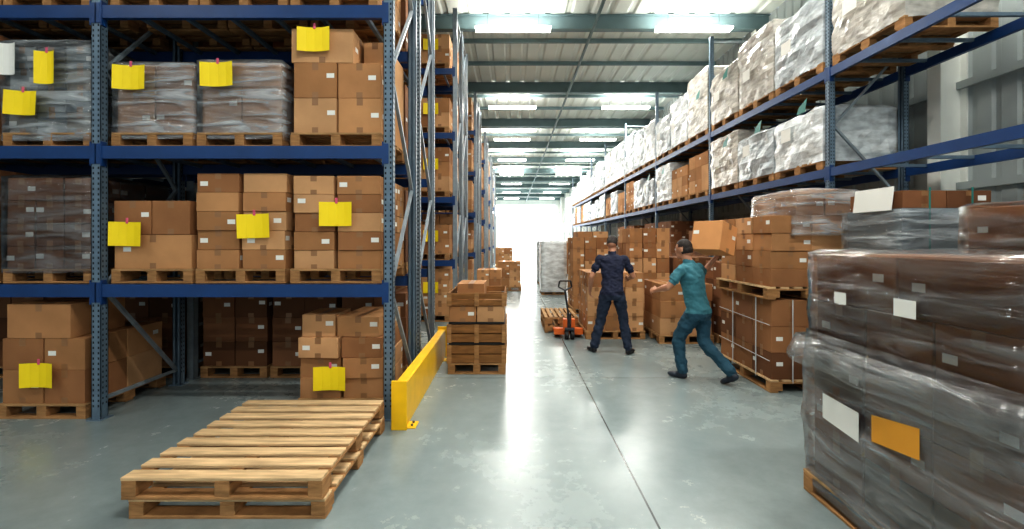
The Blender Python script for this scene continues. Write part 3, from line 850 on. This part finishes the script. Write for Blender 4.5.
SKIN=mat('skin',(186,134,106),.55,var=.06,vscale=8); HAIR=mat('dark_hair',(38,28,24),.6,var=.3,vscale=60,bump=.5,bscale=120)
def pm(sh,pa,so):
    return dict(skin=SKIN,shirt=sh,pants=pa,shoe=so,hair=HAIR,lip=mat('lips',(150,84,74),.5,var=.04),eye=mat('eye_white',(225,225,220),.3,var=0),iris=mat('iris',(50,34,26),.3,var=0))
NAVY=mat('navy_shirt',(28,34,58),.85,var=.15,vscale=10); DPANT=mat('dark_trousers',(34,46,66),.85,var=.15,vscale=10)
TEAL=mat('teal_shirt',(64,120,132),.85,var=.12,vscale=10); TPANT=mat('teal_trousers',(38,76,94),.85,var=.15,vscale=10)
SHOE=mat('black_shoes',(26,26,30),.5,var=.1); SHOEB=mat('work_shoes',(34,42,54),.5,var=.1)
build_figure('warehouse_worker',(1.52,6.75,0),math.radians(-12),dict(lean=.22,hz=.93,hpitch=-.6,hyaw=-.1,
  kneeR=(.16,.05,.50),ankleR=(.23,-.02,.085),kneeL=(-.17,.05,.50),ankleL=(-.27,.02,.085),footR=(.45,1,0),footL=(-.55,1,0),
  elbowR=(.31,.14,1.15),wristR=(.26,.38,1.10),elbowL=(-.31,.06,1.14),wristL=(-.34,.22,.92),
  hdirR=(-.10,.9,-.1),hnR=(-.8,0,-.5),thumbR=1,hdirL=(.0,.35,-1),hnL=(1,.1,0),thumbL=-1,curlR=.4,curlL=.35),pm(NAVY,DPANT,SHOE))
# person lifting a carton onto the shoulder, mid stride
B_yaw=math.radians(36.9); BL=(2.27,5.45,0)
wk,_=build_figure('warehouse_worker',BL,B_yaw,dict(lean=.12,hz=.86,drop=.06,hpitch=-.15,hyaw=.15,side=-.16,
  kneeL=(-.09,.22,.48),ankleL=(-.08,.16,.085),kneeR=(.10,.0,.46),ankleR=(.11,-.36,.15),footL=(-.1,1,0),footR=(.1,.85,-.45),
  elbowR=(.40,.16,1.28),wristR=(.437,.00,1.50),elbowL=(-.38,.16,1.14),wristL=(-.30,.38,1.08),
  hdirR=(.16,-.12,1),hnR=(-1,0,.1),thumbR=1,hdirL=(.05,.9,-.1),hnL=(.8,.1,-.5),thumbL=-1,curlR=.06,curlL=.4),pm(TEAL,TPANT,SHOEB))
mb=MB(); carton(mb,0,0,0,.36,.38,.36,0,2,faces=('-y','-x','+x'),pal=[mat('cardboard_carried',(210,150,96),.75,var=.08)]); cb=mb.finish('carried_carton',bevel=.004)
cb.location=Vector(BL)+Matrix.Rotation(B_yaw,3,'Z')@Vector((.20,-.06,1.545)); cb.rotation_euler=(Matrix.Rotation(B_yaw,3,'Z')@Matrix.Rotation(math.radians(14),3,'Y')).to_euler()

# ------------------------------------------------------------------ world + camera
w=bpy.data.worlds.new('world'); scene.world=w; w.use_nodes=True
bg=w.node_tree.nodes['Background']; bg.inputs['Color'].default_value=(.82,.93,1,1); bg.inputs['Strength'].default_value=0.58
cd=bpy.data.cameras.new('camera'); cam=bpy.data.objects.new('camera',cd); scene.collection.objects.link(cam)
cam.location=(0,0,CAMH); cam.rotation_euler=(math.radians(90),0,0)
cd.sensor_width=36; cd.lens=F/1024*36; cd.shift_y=-(264.5-HY)/1024; cd.shift_x=(512-VX)/1024
cd.clip_start=.05; cd.clip_end=300
scene.camera=cam
